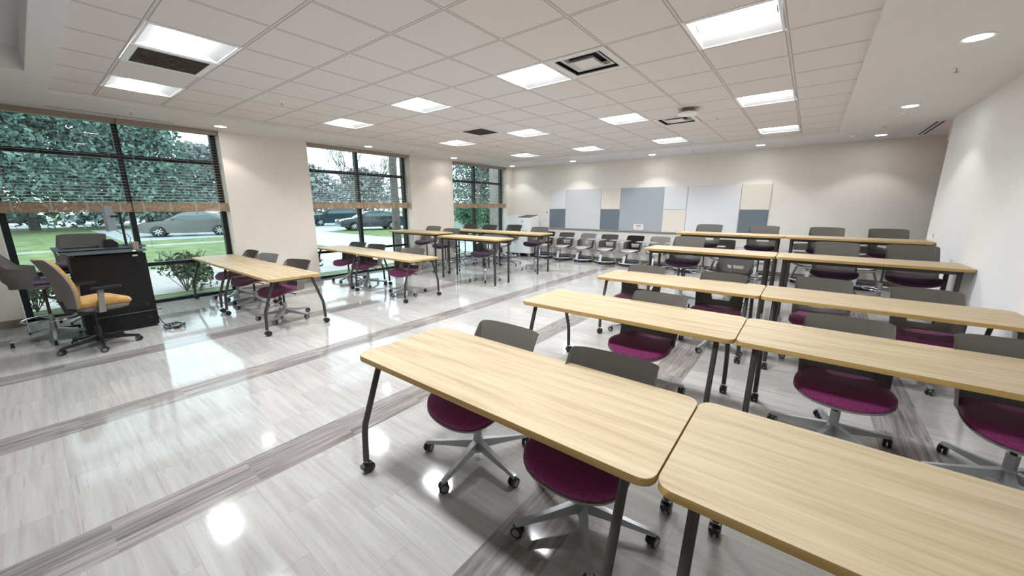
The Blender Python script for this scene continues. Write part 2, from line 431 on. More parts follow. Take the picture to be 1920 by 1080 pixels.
for i, j in lights:
    ld = bpy.data.lights.new('troffer_lamp', 'AREA'); ld.shape = 'RECTANGLE'; ld.size = .50; ld.size_y = .22; ld.energy = LAMP; ld.spread = R(138); ld.color = (.93, .97, 1)
    lo = bpy.data.objects.new('troffer_lamp', ld); C.objects.link(lo); lo.location = (OX+(i+.5)*S, OY+(j+.5)*S, ZC+.034)
for k, (i, j) in enumerate(grilles):
    t = thing('return_grille', ('dark return air grille beside the nearest ceiling light on the left', 'dark square return air grille in the far middle of the ceiling')[k], 'vent', (OX+(i+.5)*S, OY+(j+.5)*S, ZC), 0, 'dark return air grilles')
    h = S/2-.01; f = BM()
    for q in ((-h, h, -h, -h+.05), (-h, h, h-.05, h), (-h, -h+.05, -h+.05, h-.05), (h-.05, h, -h+.05, h-.05)): box(f, *q, -.004, .01)
    obj('frame', f, M['whitefix'], t, smooth=False)
    g = boxm(-h+.05, h-.05, -h+.05, h-.05, .01, .016)
    for q in range(20): 
        x = -h+.055+q*(2*h-.11)/20; box(g, x, x+.006, -h+.05, h-.05, 0, .01)
    obj('grille', g, M['grille'], t, smooth=False)
for k, (i, j) in enumerate(diffs):
    t = thing('ceiling_diffuser', ('square stepped air diffuser beside a ceiling light near the camera', 'square stepped air diffuser partly hidden by the round white access point')[k], 'vent', (OX+(i+.5)*S, OY+(j+.5)*S, ZC), 0, 'stepped air diffusers')
    h = S/2-.008
    f = BM()
    for q in ((-h, h, -h, -h+.07), (-h, h, h-.07, h), (-h, -h+.07, -h+.07, h-.07), (h-.07, h, -h+.07, h-.07)): box(f, *q, -.003, .008)
    obj('frame', f, M['soffit'], t, smooth=False)
    c = BM(); q = h-.07
    loft(c, [[(-q, -q, .005), (q, -q, .005), (q, q, .005), (-q, q, .005)], [(-q, -q, .1), (q, -q, .1), (q, q, .1), (-q, q, .1)]], False, True)
    obj('cavity', c, M['dark'], t, smooth=False)
    for a, b, z in ((.17, .20, .03), (.10, .135, .012)):
        v = BM(); loft(v, [[(-b, -b, z-.014), (b, -b, z-.014), (b, b, z-.014), (-b, b, z-.014)], [(-a, -a, z+.02), (a, -a, z+.02), (a, a, z+.02), (-a, a, z+.02)], [(-a+.004, -a+.004, z+.02), (a-.004, -a+.004, z+.02), (a-.004, a-.004, z+.02), (-a+.004, a-.004, z+.02)], [(-b+.03, -b+.03, z-.01), (b-.03, -b+.03, z-.01), (b-.03, b-.03, z-.01), (-b+.03, b-.03, z-.01)]], False, a < .15)
        obj('louvre', v, M['soffit'], t, smooth=False)
DL = [(.866, 4.89, 'above the right aisle, largest in view'), (.866, 7.53, 'above the right aisle by the wall'), (.855, 10.14, 'at the back right near the slot vents'), (-1.05, 10.17, 'over the back wall right of the panels'), (-3.42, 10.28, 'over the middle of the wall panels'), (-5.73, 10.28, 'over the left end of the wall panels'), (-8.0, 10.28, 'in the far room corner'), (-7.95, 7.6, 'over the pier between the middle and far windows'), (-7.97, 5.02, 'over the middle window'), (-7.97, 2.3, 'over the nearest window')]
dp = None
for x, y, lb in DL:
    if dp is None:
        t = dp = thing('downlight', None, 'downlight')
        obj('trim_ring', lathe(BM(), [(.078, .0), (.096, -.006), (.102, -.004), (.102, .0), (.078, .002)], 28), M['whitefix'], t)
        obj('lens', lathe(BM(), [(0, -.001), (.079, -.001)], 28), M['dlens'], t)
    else: t = copy_tree(dp)
    t.location = (x, y, ZS-.001); tag(t, 'round white recessed downlight %s' % lb, 'downlight', 'round downlights in the ceiling border')
for x, y, lb in DL:
    ld = bpy.data.lights.new('downlight_lamp', 'SPOT'); ld.energy = 16; ld.spot_size = R(105); ld.spot_blend = .35; ld.shadow_soft_size = .07; ld.color = (1, .975, .94)
    lo = bpy.data.objects.new('downlight_lamp', ld); C.objects.link(lo); lo.location = (x, y, ZS-.012)
def slot(name, label, x0, x1, y0, y1, along, gap=.032):
    t = thing('slot_diffuser', label, 'vent', ((x0+x1)/2, (y0+y1)/2, ZS), 0, 'slot diffusers')
    hx, hy = (x1-x0)/2, (y1-y0)/2
    obj('frame', boxm(-hx-.01, hx+.01, -hy-.01, hy+.01, -.0025, .001), M['soffit'], t, smooth=False)
    b = BM()
    if along == 'y2':
        for s in (-1, 1): box(b, s*gap-.014, s*gap+.014, -hy, hy, -.004, .002)
    elif along == 'y': box(b, -.010, .010, -hy, hy, -.004, .002)
    else: box(b, -hx, hx, -.010, .010, -.004, .002)
    obj('slot', b, M['dark'], t, smooth=False)
slot('s', 'long thin slot diffuser above the nearest window', -8.23, -8.19, .43, 1.75, 'y')
slot('s', 'long thin slot diffuser above the middle window', -8.24, -8.2, 4.48, 5.82, 'y')
slot('s', 'long thin slot diffuser above the far window', -8.24, -8.2, 8.1, 9.4, 'y')
slot('s', 'long thin slot diffuser over the left end of the back wall', -6.75, -5.5, 9.66, 9.7, 'x')
slot('s', 'double black slot diffuser beside the end of the right wall', 1.38, 1.48, 9.1, 10.5, 'y2', .034)
def sprinkler(x, y, z, lb):
    t = thing('sprinkler_head', lb, 'sprinkler', (x, y, z), 0, 'ceiling sprinkler heads')
    obj('escutcheon', lathe(BM(), [(0, 0), (.035, 0), (.033, -.006), (.012, -.012), (0, -.012)], 16), M['whitefix'], t)
    b = lathe(BM(), [(0, -.01), (.007, -.01), (.006, -.04), (.02, -.045), (.02, -.048), (0, -.048)], 12)
    obj('deflector', b, M['chrome'], t)
import mathutils
def ray(px, py):
    F = 704.5; p = R(12.236); yw = R(37.913)
    f = Vector((-math.sin(yw)*math.cos(p), math.cos(yw)*math.cos(p), -math.sin(p))); r = Vector((math.cos(yw), math.sin(yw), 0)); u = r.cross(f)
    return f + r*(px-960)/F - u*(py-540)/F
def onz(px, py, z):
    d = ray(px, py); return d*((z-1.63)/d.z)
for px, py, z, lb in ((528, 190, ZC, 'among the ceiling tiles near the left windows'), (932, 270, ZC, 'far among the ceiling tiles by the dark grille'), (1345, 218, ZC, 'right of the round access point'), (1795, 126, ZS, 'in the plain ceiling at the upper right'), (245, 209, ZS, 'above the nearest window'), (774, 282, ZS, 'above the pier after the middle window'), (1300, 280, ZS, 'over the right part of the wall panels'), (1658, 234, ZS, 'near the back right downlight')):
    p = onz(px, py, z); sprinkler(p.x, p.y, z, 'small sprinkler head ' + lb)
p = onz(1290, 212, 2.93)
t = thing('access_point', 'round white wireless access point hanging below the ceiling diffuser', 'access point', (p.x, p.y, 2.915))
obj('housing', lathe(BM(), [(0, -.012), (.12, -.012), (.135, 0), (.135, .018), (0, .018)], 30), M['white'], t)
obj('back_plate', lathe(BM(), [(0, .018), (.13, .018), (.13, .028), (0, .028)], 30), M['black'], t)
obj('bracket', box(tube(BM(), [(0, 0, .028), (0, 0, ZC-2.915)], .008), -.04, -.02, -.01, .01, .02, ZC-2.915), M['whitefix'], t)
p = onz(1693, 212, ZS)
t = thing('smoke_detector', 'small white ceiling sensor cluster beside the second right-hand downlight', 'detector', (p.x, p.y, ZS))
obj('body', lathe(BM(), [(0, -.03), (.03, -.028), (.045, 0), (0, 0)], 18), M['white'], t); obj('indicator', lathe(BM(), [(0, -.034), (.008, -.032), (.008, -.028)], 8), M['ink'], t)
p = onz(1600, 254, ZS)
t = thing('smoke_detector', 'small white ceiling sensor left of the back right downlight', 'detector', (p.x, p.y, ZS))
obj('body', lathe(BM(), [(0, -.03), (.03, -.028), (.045, 0), (0, 0)], 18), M['white'], t); obj('indicator', lathe(BM(), [(0, -.034), (.008, -.032), (.008, -.028)], 8), M['ink'], t)
t = thing('exit_sign', 'red lit sign in the side passage behind the end of the right wall', 'sign', (1.80, 9.72, 2.80))
obj('housing', boxm(-.15, .15, -.02, .02, -.09, .135), M['white'], t, smooth=False); obj('lit_face', boxm(-.13, .13, -.0215, .0215, -.07, .07), M['exitred'], t, smooth=False)

# ------------------------------------------------------------------ tables
def make_caster(bmw, x, y, z0, r=.034):
    for s in (-1, 1): lathe(bmw, [(0, -.011), (r*.8, -.011), (r, -.007), (r, .007), (r*.8, .011), (0, .011)], 18, mx=T(x+s*.016, y+.012, z0+r) @ Matrix.Rotation(PI/2, 4, 'Y'))
    lathe(bmw, [(0, 0), (.012, 0), (.012, .035), (0, .035)], 10, mx=T(x, y, z0+r))
    box(bmw, x-.022, x+.022, y-.03, y-.012, z0+r-.004, z0+r+.022)
def make_table(L, D, H, kind):
    t = thing('desk' if kind == 'desk' else 'tall_table', None, 'table')
    th = .033; pts = rrect(L/2, D/2, .055, 6)
    b = BM(); n = len(pts)
    prism(b, pts, H-th, H, side_mi=1)
    eb = [e for e in b.edges if abs(e.verts[0].co.z-e.verts[1].co.z) < 1e-6]
    bmesh.ops.bevel(b, geom=eb, offset=.002, segments=1, affect='EDGES')
    obj('tabletop', b, [M['oak'], M['edge']], t)
    sy = D/.66
    if kind == 'desk':
        for sx in (-1, 1):
            x = sx*(L/2-.115)
            for s in (-1, 1):
                path = [(x, s*.245*sy, H-th-.005), (x, s*.30*sy, .54), (x, s*.357*sy, .37), (x, s*.372*sy, .33), (x, s*.379*sy, .28), (x, s*.388*sy, .085)]
                lg = obj('leg', tube(BM(), path, .0185, 12), M['leg'], t)
                cb = BM(); make_caster(cb, x, s*.388*sy, 0); obj('caster', cb, M['black'], lg)
            fb = tube(BM(), [(x, -.26*sy, H-th-.02), (x, .26*sy, H-th-.02)], .016, 8)
            obj('end_bracket', fb, M['leg'], t)
        obj('cross_rail', boxm(-L/2+.13, L/2-.13, -.02, .02, H-th-.035, H-th-.003), M['leg'], t, smooth=False)
    else:
        for sx in (-1, 1):
            for s in (-1, 1):
                x, y = sx*(L/2-.10), s*(D/2-.085)
                lg = obj('leg', tube(BM(), [(x, y, H-th-.002), (x, y, .02)], .0235, 12), M['leg'], t)
                obj('glide', lathe(BM(), [(0, 0), (.022, 0), (.02, .02), (0, .02)], 12, mx=T(x, y, 0)), M['black'], lg)
        a = BM()
        for s in (-1, 1): box(a, -L/2+.12, L/2-.12, s*(D/2-.09)-.012, s*(D/2-.09)+.012, H-th-.045, H-th-.002)
        for s in (-1, 1): box(a, s*(L/2-.1)-.012, s*(L/2-.1)+.012, -D/2+.1, D/2-.1, H-th-.045, H-th-.002)
        obj('apron', a, M['leg'], t, smooth=False)
    return t
tcache = {}
def table(x0, x1, y0, y1, H, kind, label, group):
    key = (round(x1-x0, 2), round(y1-y0, 2), H, kind)
    if key in tcache: t = copy_tree(tcache[key])
    else: t = tcache[key] = make_table(x1-x0, y1-y0, H, kind)
    t.location = ((x0+x1)/2, (y0+y1)/2, 0); tag(t, label, 'table', group); return t
G1 = 'oak desks on castors in the right-hand rows'
for (y0, y1), rn in (((1.13, 1.83), 'row nearest the camera'), ((2.84, 3.54), 'second row'), ((4.48, 5.18), 'third row')):
    table(-2.100, -.297, y0, y1, .738, 'desk', 'oak desk in the %s, left of the seam' % rn, G1)
    table(-.289, 1.514, y0, y1, .738, 'desk', 'oak desk in the %s, right of the seam by the white wall' % rn, G1)
G2 = 'oak tall tables in the two back rows'
for (y0, y1), H, rn in (((6.28, 6.94), .955, 'fourth row'), ((8.17, 8.83), 1.11, 'fifth and farthest row')):
    table(-2.115, -.305, y0, y1, H, 'tall', 'tall oak table in the %s, left of the seam' % rn, G2)
    table(-.295, 1.515, y0, y1, H, 'tall', 'tall oak table in the %s, touching the white wall' % rn, G2)
G3 = 'oak desks along the windows'
table(-8.66, -6.965, 1.75, 2.39, .738, 'desk', 'pale oak desk whose end stands in the nearest window, beside the podium', G3)
table(-6.955, -5.18, 1.75, 2.39, .738, 'desk', 'pale oak desk at the near window, its free end towards the room', G3)
table(-8.66, -6.975, 3.92, 4.56, .738, 'desk', 'pale oak desk whose end stands in the middle window', G3)
table(-6.965, -5.19, 3.88, 4.52, .738, 'desk', 'pale oak desk at the middle window, its free end towards the room', G3)
G4 = 'oak tall tables by the far window'
table(-8.64, -6.80, 5.82, 6.42, 1.02, 'tall', 'tall pale oak table whose end stands in the middle window', G4)
table(-6.73, -4.93, 5.80, 6.42, .97, 'tall', 'nearest tall pale oak table of the window-side group, front right', G4)
table(-8.42, -6.83, 7.52, 8.14, .98, 'tall', 'tall pale oak table at the back left of the window-side group', G4)
table(-6.81, -5.01, 7.50, 8.14, .98, 'tall', 'tall pale oak table at the back right of the window-side group', G4)

# ------------------------------------------------------------------ chairs
def seat_outline(sx=1, sy=1):
    pts = []
    ctrl = [(.10, .205), (.165, .19), (.195, .12), (.225, 0), (.238, -.10), (.225, -.165), (.175, -.212), (.09, -.235), (0, -.24)]
    right = ctrl
    def cr(p0, p1, p2, p3, u):
        return tuple(.5*((2*p1[k]) + (-p0[k]+p2[k])*u + (2*p0[k]-5*p1[k]+4*p2[k]-p3[k])*u*u + (-p0[k]+3*p1[k]-3*p2[k]+p3[k])*u**3) for k in (0, 1))
    full = [(0, .208)] + right
    out = []
    for i in range(len(full)-1):
        p0 = full[i-1] if i else (-full[1][0], full[1][1]); p3 = full[i+2] if i+2 < len(full) else (-full[-2][0], full[-2][1])
        for u in (0, .5): out.append(cr(p0, full[i], full[i+1], p3, u))
    out.append(full[-1])
    left = [(-x, y) for x, y in out[1:-1]][::-1]
    return [(x*sx, y*sy) for x, y in out+left]
def drop(x, y): return -.035*max(0, (-y-.08)/.16)**2 + .012*(x/.23)**2 - .006*max(0, (y)/.2)
def make_seat(zs, m, parent, sx=1, sy=1, th=.04):
    b = BM(); o = seat_outline(sx, sy); rings = []
    for k, z in ((.93, -th), (1.0, -th*.72), (1.0, -th*.35), (.965, -.006), (.85, .0), (.55, -.004), (.2, -.006)):
        rings.append([(x*k, y*k - (.006 if k < .9 else 0), zs + z + drop(x*k, y*k)) for x, y in o])
    loft(b, rings); return obj('seat', b, m, parent, ang=60)
def make_shell(zs, parent, name='shell', m=None, top=.375):
    b = BM()
    zz = [-.035, .0, .05, .10, .15, .172, .195, .215, .26, .31, .35, top]
    grid = []
    for z in zz:
        t = max(0, min(1, z/top)); yc = .252 + .085*t + (.0 if z > 0 else -.02)
        if z <= .172: xf, w, dep = .18 + .02*z/.17, .243 + .008*z/.17, .235 - .03*(1-z/.17)
        elif z <= .2: xf, w, dep = .19, .251, .105
        else:
            q = (z-.2)/(top-.2); xf, w, dep = .175 + .056*q, .252-.002*q, .085*(1-q) + .018
        hx = .092 + .03*max(0, min(1, (z-.05)/.1))
        row = []
        for sgn in (-1, 1):
            seq = [(w, yc-dep), (w-.004, yc-dep*.62), ((w+xf)/2+.008, yc-dep*.24), (xf, yc-.004)]
            rr = [(x, y) for x, y in seq] + [((xf+hx)/2, yc+.003), (hx, yc+.008)]
            rr = [(sgn*x, y) for x, y in rr]
            row += rr if sgn < 0 else ([(0, yc+.012)] + rr[::-1])
        row = row
        vs = []
        for i, (x, y) in enumerate(row):
            zt = z
            if z == top: zt = z - .012*max(0, (abs(x)-.2)/.045)**2 + .004*(1-(x/.24)**2)
            vs.append(b.verts.new((x, y, zs+zt)))
        grid.append(vs)
    for r in range(len(zz)-1):
        for c in range(12):
            if c in (5, 6) and zz[r] >= .05 and zz[r+1] <= .151: continue
            b.faces.new((grid[r][c], grid[r][c+1], grid[r+1][c+1], grid[r+1][c]))
    # pan under the seat, joined to the same moulding
    o = seat_outline(1.10, 1.16)
    rings = []
    for k, z in ((.72, -.062), (.93, -.056), (1.0, -.046), (1.0, -.036)):
        rings.append([(x*k, y*k, zs+z+drop(x*k, y*k)) for x, y in o])
    bmesh.ops.solidify(b, geom=b.faces[:], thickness=.009)
    loft(b, rings)
    return obj(name, b, m or M['shell'], parent, ang=32)
def star(parent, m, r=.352, rot=0, feet='caster', zc=.115):
    sb = BM(); lathe(sb, [(0, .055), (.03, .055), (.036, .075), (.036, .135), (.03, .15), (0, .15)], 18)
    for k in range(5):
        mx = Matrix.Rotation(2*PI*k/5, 4, 'Z')
        def rect(x, hw, z0, z1): return [mx @ Vector(p) for p in ((x, -hw, z0), (x, hw, z0), (x, hw*.72, z1), (x, -hw*.72, z1))]
        loft(sb, [rect(.02, .027, .085, .142), rect(.12, .021, .078, .122), rect(.25, .016, .068, .097), rect(r, .015, .060, .082), rect(r+.012, .012, .060, .076)])
    s = obj('star_base', sb, m, parent, ang=30)
    for k in range(5):
        mx = Matrix.Rotation(2*PI*k/5, 4, 'Z'); p = mx @ Vector((r-.002, 0, 0)); a = 2*PI*k/5 + (1.2*k % 2.1) - .6
        c = BM()
        if feet == 'caster':
            for q in (-1, 1):
                lathe(c, [(0, -.009), (.021, -.009)], 16, mx=T(p.x, p.y, .031, rz=a) @ Matrix.Translation((q*.015, 0, 0)) @ Matrix.Rotation(PI/2, 4, 'Y'), mi=1)
                lathe(c, [(0, .009), (.021, .009)], 16, mx=T(p.x, p.y, .031, rz=a) @ Matrix.Translation((q*.015, 0, 0)) @ Matrix.Rotation(PI/2, 4, 'Y'), mi=1)
                lathe(c, [(.021, -.009), (.0225, -.010), (.030, -.007), (.031, 0), (.030, .007), (.0225, .010), (.021, .009)], 18, mx=T(p.x, p.y, .031, rz=a) @ Matrix.Translation((q*.015, 0, 0)) @ Matrix.Rotation(PI/2, 4, 'Y'), mi=0)
            lathe(c, [(0, .0), (.008, .0), (.008, .036), (0, .036)], 8, mx=T(p.x, p.y, .031), mi=1)
            o = obj('caster', c, [M['black'], M['caster']], s)
        else:
            lathe(c, [(0, 0), (.018, 0), (.017, .008), (.011, .06), (0, .062)], 12, mx=T(p.x, p.y, 0)); obj('glide', c, M['black'], s)
    return s
def make_chair(zs, seatm, feet, basem=None):
    t = thing('office_chair' if feet == 'caster' else 'drafting_stool', None, 'chair' if feet == 'caster' else 'stool')
    make_seat(zs, seatm, t, 1.09, 1.15); make_shell(zs, t)
    obj('seat_mechanism', box(lathe(BM(), [(0, zs-.1), (.04, zs-.1), (.06, zs-.055), (0, zs-.055)], 16), -.08, .08, -.05, .12, zs-.075, zs-.055), M['silver'], t)
    lv = tube(BM(), [(.05, .0, zs-.075), (.16, .02, zs-.08), (.215, .03, zs-.092)], [.006, .006, .009], 8); obj('lever', lv, M['black'], t)
    bx = basem or M['silver']
    g = BM()
    split = .145 + (zs-.1-.145)*(.45 if feet == 'caster' else .36)
    lathe(g, [(.0, .12), (.028, .12), (.028, split), (.0, split)], 16)
    obj('column_sleeve', g, bx, t)
    obj('gas_tube', lathe(BM(), [(.0, split-.01), (.0145, split-.01), (.0145, zs-.09), (0, zs-.09)], 14), M['black'] if feet == 'caster' else M['leg'], t)
    star(t, bx, feet=feet)
    if feet != 'caster':
        z = .27; rg = tube(BM(), [(.235*math.cos(a*PI/18), .235*math.sin(a*PI/18), z) for a in range(36)], .0095, 8, closed=True)
        for k in range(3):
            a = k*2*PI/3+.5; tube(rg, [(.02*math.cos(a), .02*math.sin(a), z-.005), (.235*math.cos(a), .235*math.sin(a), z)], .007, 8)
        obj('foot_ring', rg, M['chrome'], t)
    return t
ccache = {}
def chair(x, y, rz, zs, kind, label, group, srot=0):
    key = (zs, kind)
    if key not in ccache:
        t = ccache[key] = make_chair(zs, M['purple'] if kind in ('desk', 'plumstool') else M['aubergine'], 'caster' if kind == 'desk' else 'glide')
    else: t = copy_tree(ccache[key])
    t.location = (x, y, 0); t.rotation_euler.z = R(rz)
    for c in t.children:
        if c.name.startswith('star_base'): c.rotation_euler.z = R(srot-rz)
    tag(t, label, 'chair' if kind == 'desk' else 'stool', group); return t
GD = 'plum office chairs at the right-hand desks'
chair(-1.53, 1.60, 0, .46, 'desk', 'plum office chair with grey back at the nearest desk, the left one of two', GD, 62)
chair(-.74, 1.55, 3, .46, 'desk', 'plum office chair with grey back at the nearest desk, beside its right leg', GD, 15)
chair(-1.03, 3.24, -4, .46, 'desk', 'plum office chair alone under the left desk of the second row', GD, 20)
chair(.32, 3.27, 0, .46, 'desk', 'plum office chair at the right desk of the second row, nearer the seam', GD, 28)
chair(1.10, 3.27, 3, .46, 'desk', 'plum office chair at the right edge of the photo, second row', GD, 50)
chair(-1.67, 4.86, 0, .46, 'desk', 'plum office chair at the free left end of the third row', GD, 10)
chair(-.72, 4.83, 2, .46, 'desk', 'plum office chair left of the seam in the third row', GD, 40)
chair(.22, 5.12, 0, .46, 'desk', 'plum office chair right of the seam in the third row', GD, 5)
chair(1.00, 5.02, 0, .46, 'desk', 'plum office chair near the white wall in the third row', GD, 60)
GS = 'aubergine stools at the tall right-hand tables'
chair(-1.60, 6.80, 0, .74, 'stool', 'dark purple stool at the left end of the fourth row', GS, 20)
chair(-.86, 6.82, 0, .53, 'stool', 'dark purple stool set low, its back under the tall table left of the seam', GS, 50)
chair(.36, 6.86, 0, .75, 'stool', 'dark purple stool right of the seam in the fourth row', GS, 35)
chair(1.13, 6.90, 0, .75, 'stool', 'dark purple stool next to the white wall in the fourth row', GS, 10)
for x, lb, s in ((-1.66, 'at the left end of the farthest row', 0), (-.68, 'left of the seam in the farthest row', 40), (.28, 'right of the seam in the farthest row', 15), (1.09, 'next to the white wall in the farthest row', 55)):
    chair(x, 8.72, 0, .88, 'stool', 'dark purple tall stool %s' % lb, GS, s)
GW = 'plum office chairs at the window desks'
chair(-8.10, 2.22, 4, .46, 'desk', 'plum office chair closest to the nearest window glass', GW, 30)
chair(-7.25, 2.22, 14, .46, 'desk', 'plum office chair in the middle of the nearest window desks', GW, 8)
chair(-6.02, 2.20, 18, .46, 'desk', 'plum office chair at the room end of the nearest window desks', GW, 28)
chair(-8.0, 4.32, 10, .46, 'desk', 'plum office chair closest to the middle window glass', GW, 12)
chair(-7.2, 4.30, 14, .46, 'desk', 'plum office chair in the middle of the second window desks', GW, 44)
chair(-5.92, 4.32, 22, .46, 'desk', 'plum office chair at the room end of the second window desks', GW, 60)
GT = 'stools around the tall window-side tables'
for x, y, r, z, s, lb in ((-8.08, 6.62, 6, .73, 10, 'at the left tall table, closest to the middle window'), (-7.22, 6.50, 10, .70, 40, 'at the left tall table, on its room side'), (-5.62, 6.22, 10, .63, 25, 'under the nearest tall table, its foot ring in full view'),
    (-8.10, 8.10, 5, .74, 0, 'in front of the left half of the far window'), (-7.35, 8.12, 5, .73, 30, 'in front of the right half of the far window'), (-6.66, 8.40, 5, .74, 55, 'in front of the white cart'), (-5.58, 8.14, 8, .72, 20, 'at the free right end of the back tall table')):
    chair(x, y, r, z, 'stool', 'dark purple stool ' + lb, GT, s)
GP = 'stools near the black podium'
chair(-7.30, .02, 172, .74, 'stool', 'grey and purple stool at the left edge beside the tan chair', GP, 70)
chair(-8.12, .42, 75, .86, 'stool', 'grey backed stool behind the black podium', GP, 30)

# tablet-arm chairs along the back wall
def make_tablet_chair():
    t = thing('tablet_armchair', None, 'chair'); zs = .45
    make_seat(zs, M['cream'], t, .97, .95, .03); make_shell(zs, t)
    obj('hub', box(lathe(BM(), [(0, .35), (.05, .35), (.07, .37), (.045, .40), (0, .40)], 16), -.09, .09, -.08, .1, .385, .40), M['tray'], t)
    obj('storage_tray', lathe(BM(), [(0, .075), (.27, .075), (.285, .085), (.285, .065), (.26, .05), (0, .05)], 32), M['tray'], t)
    obj('tray_rim', tube(BM(), [(.295*math.cos(a*PI/16), .295*math.sin(a*PI/16), .085) for a in range(32)], .014, 8, closed=True), M['lgrey'], t)
    for k, a in enumerate((-100, 20, 140)):
        a = R(a); c, s = math.cos(a), math.sin(a)
        def rc(r, z, hw, th):
            n = Vector((-s, c, 0)); o = Vector((c*r, s*r, z)); d = Vector((c, s, 0))
            return [o-n*hw-d*th, o+n*hw-d*th, o+n*hw+d*th, o-n*hw+d*th]
        b = BM(); loft(b, [rc(.295, .085, .040, .012), rc(.255, .22, .034, .012), rc(.215, .33, .03, .012), rc(.16, .372, .03, .02), rc(.04, .385, .03, .02)])
        obj('support_arm', b, M['lgrey'], t, ang=50)
    for k in range(6):
        cb = BM(); a = k*PI/3+.2
        lathe(cb, [(0, -.012), (.02, -.012), (.025, 0), (.02, .012), (0, .012)], 12, mx=T(.26*math.cos(a), .26*math.sin(a), .025, rz=a+1) @ Matrix.Rotation(PI/2, 4, 'Y'))
        obj('caster', cb, M['black'], t)
    tb = BM(); prism(tb, [(x*1+0, y) for x, y in rrect(.27, .15, .06, 5)], .70, .714, mx=T(-.22, -.20, 0, rz=R(-6)))
    obj('writing_tablet', tb, M['tabgrey'], t)
    obj('tablet_arm', tube(BM(), [(-.14, 0, .40), (-.27, -.02, .41), (-.31, -.04, .47), (-.315, -.05, .60), (-.28, -.12, .695)], .011, 8), M['lgrey'], t)
    return t
tp = make_tablet_chair(); tabs = []
ordn = ['first', 'second', 'third', 'fourth', 'fifth', 'sixth', 'seventh', 'eighth', 'ninth', 'tenth', 'eleventh']
xs = [-6.68, -5.97, -5.27, -4.55, -3.82, -3.09, -2.33, -1.55, -.75, .10, .95]
rot = [8, 6, -4, 3, -5, 4, -6, 8, -4, 12, -8]
for k, x in enumerate(xs):
    t = tp if k == 0 else copy_tree(tp)
    t.location = (x, 10.27, 0); t.rotation_euler.z = R(rot[k])
    for c in t.children:
        if c.name.startswith('support_arm'): pass
    tag(t, 'grey tablet-arm chair with ivory seat against the back wall, %s from the white cart' % ordn[k], 'chair', 'tablet-arm chairs along the back wall')
t = copy_tree(tp); t.location = (-7.75, 9.45, 0); t.rotation_euler.z = R(10)
tag(t, 'grey tablet-arm chair standing in front of the white cart, away from the line', 'chair', 'tablet-arm chairs along the back wall')

# tan task chair
t = thing('task_chair', 'golden tan padded task chair with black arms and base before the podium', 'chair', (-6.50, .34, 0), R(196))
b = BM(); o = seat_outline(1.07, 1.08); rings = []
for k, z in ((.90, .0), (1.0, .03), (1.0, .055), (.93, .082), (.7, .092), (.3, .088)): rings.append([(x*k, y*k, .405+z+drop(x*k, y*k)*.8) for x, y in o])
loft(b, rings); obj('seat', b, M['gold'], t, ang=60)
obj('seat_pan', loft(BM(), [[(x*k, y*k, z+drop(x, y)*.8) for x, y in seat_outline(1.02, 1.02)] for k, z in ((.6, .35), (.92, .375), (.98, .405))]), M['shell'], t)
def backsurf(th0, th1, sc=1.0):
    b = BM(); rows = []
    for z, hw, y in ((.42, .17, .255), (.50, .205, .265), (.60, .225, .272), (.70, .225, .285), (.80, .215, .315), (.90, .195, .355), (.96, .165, .385), (.985, .12, .40)):
        hw *= sc
        ring = []
        for k in range(9): u = -1+k/4; ring.append((hw*u, y-.045*abs(u)**2+th0, z))
        for k in range(8, -1, -1): u = -1+k/4; ring.append((hw*u, y-.045*abs(u)**2+th1, z))
        rows.append(ring)
    return loft(b, rows)
obj('back_cushion', backsurf(-.022, .006, .97), M['gold'], t, ang=60); obj('back_shell', backsurf(.006, .022), M['shell'], t, ang=60)
obj('back_support', loft(BM(), [[(-.04, .16, .36), (.04, .16, .36), (.04, .16, .39), (-.04, .16, .39)], [(-.04, .27, .36), (.04, .27, .36), (.04, .25, .40), (-.04, .25, .40)], [(-.035, .30, .50), (.035, .30, .50), (.035, .285, .50), (-.035, .285, .50)]]), M['black'], t)
for s in (-1, 1):
    a = obj('armrest', loft(BM(), [[(s*.15, .05, .355), (s*.15, .1, .355), (s*.15, .1, .375), (s*.15, .05, .375)], [(s*.27, .04, .355), (s*.27, .1, .355), (s*.27, .1, .385), (s*.27, .04, .385)], [(s*.285, .03, .62), (s*.285, .075, .62), (s*.26, .075, .62), (s*.26, .03, .62)]]), M['shell'], t)
    p = BM(); prism(p, rrect(.045, .125, .04, 4), .62, .645, mx=T(s*.275, .0, 0)); obj('arm_pad', p, M['black'], a)
obj('gas_tube', lathe(BM(), [(0, .1), (.026, .1), (.026, .26), (.015, .26), (.015, .47), (0, .47)], 14), M['black'], t)
obj('seat_mechanism', boxm(-.09, .09, -.1, .16, .32, .36), M['black'], t, bevel=.01)
for c_ in t.children:
    if not c_.name.startswith('gas_tube'): c_.location = (0, -.05, .095)
sb = star(t, M['black'], .33); sb.rotation_euler.z = R(20)

# ------------------------------------------------------------------ podium and what stands on it
t = thing('podium', 'black lectern cabinet with glossy worktop in front of the nearest window', 'lectern', (-7.32, .60, 0))
b = BM(); box(b, -.30, .30, -.33, .35, .03, 1.02); obj('cabinet_body', b, M['podium'], t, smooth=False, bevel=.006)
obj('plinth', boxm(-.28, .28, -.31, .33, 0, .03), M['black'], t, smooth=False)
b = BM(); prism(b, [(-.38, -.40), (.34, -.40), (.38, -.34), (.38, .30), (.34, .36), (-.38, .36)], 1.05, 1.075); obj('worktop', b, M['podtop'], t, smooth=False, bevel=.003)
b = BM(); prism(b, [(-.44, -.44), (.10, -.44), (.10, .40), (-.44, .40)], 1.085, 1.105); obj('upper_shelf', b, M['podtop'], t, smooth=False, bevel=.003)
b = BM()
for y in (-.3, .3): box(b, -.28, .3, y-.02, y+.02, 1.02, 1.05)
obj('top_bracket', b, M['black'], t, smooth=False)
b = BM()
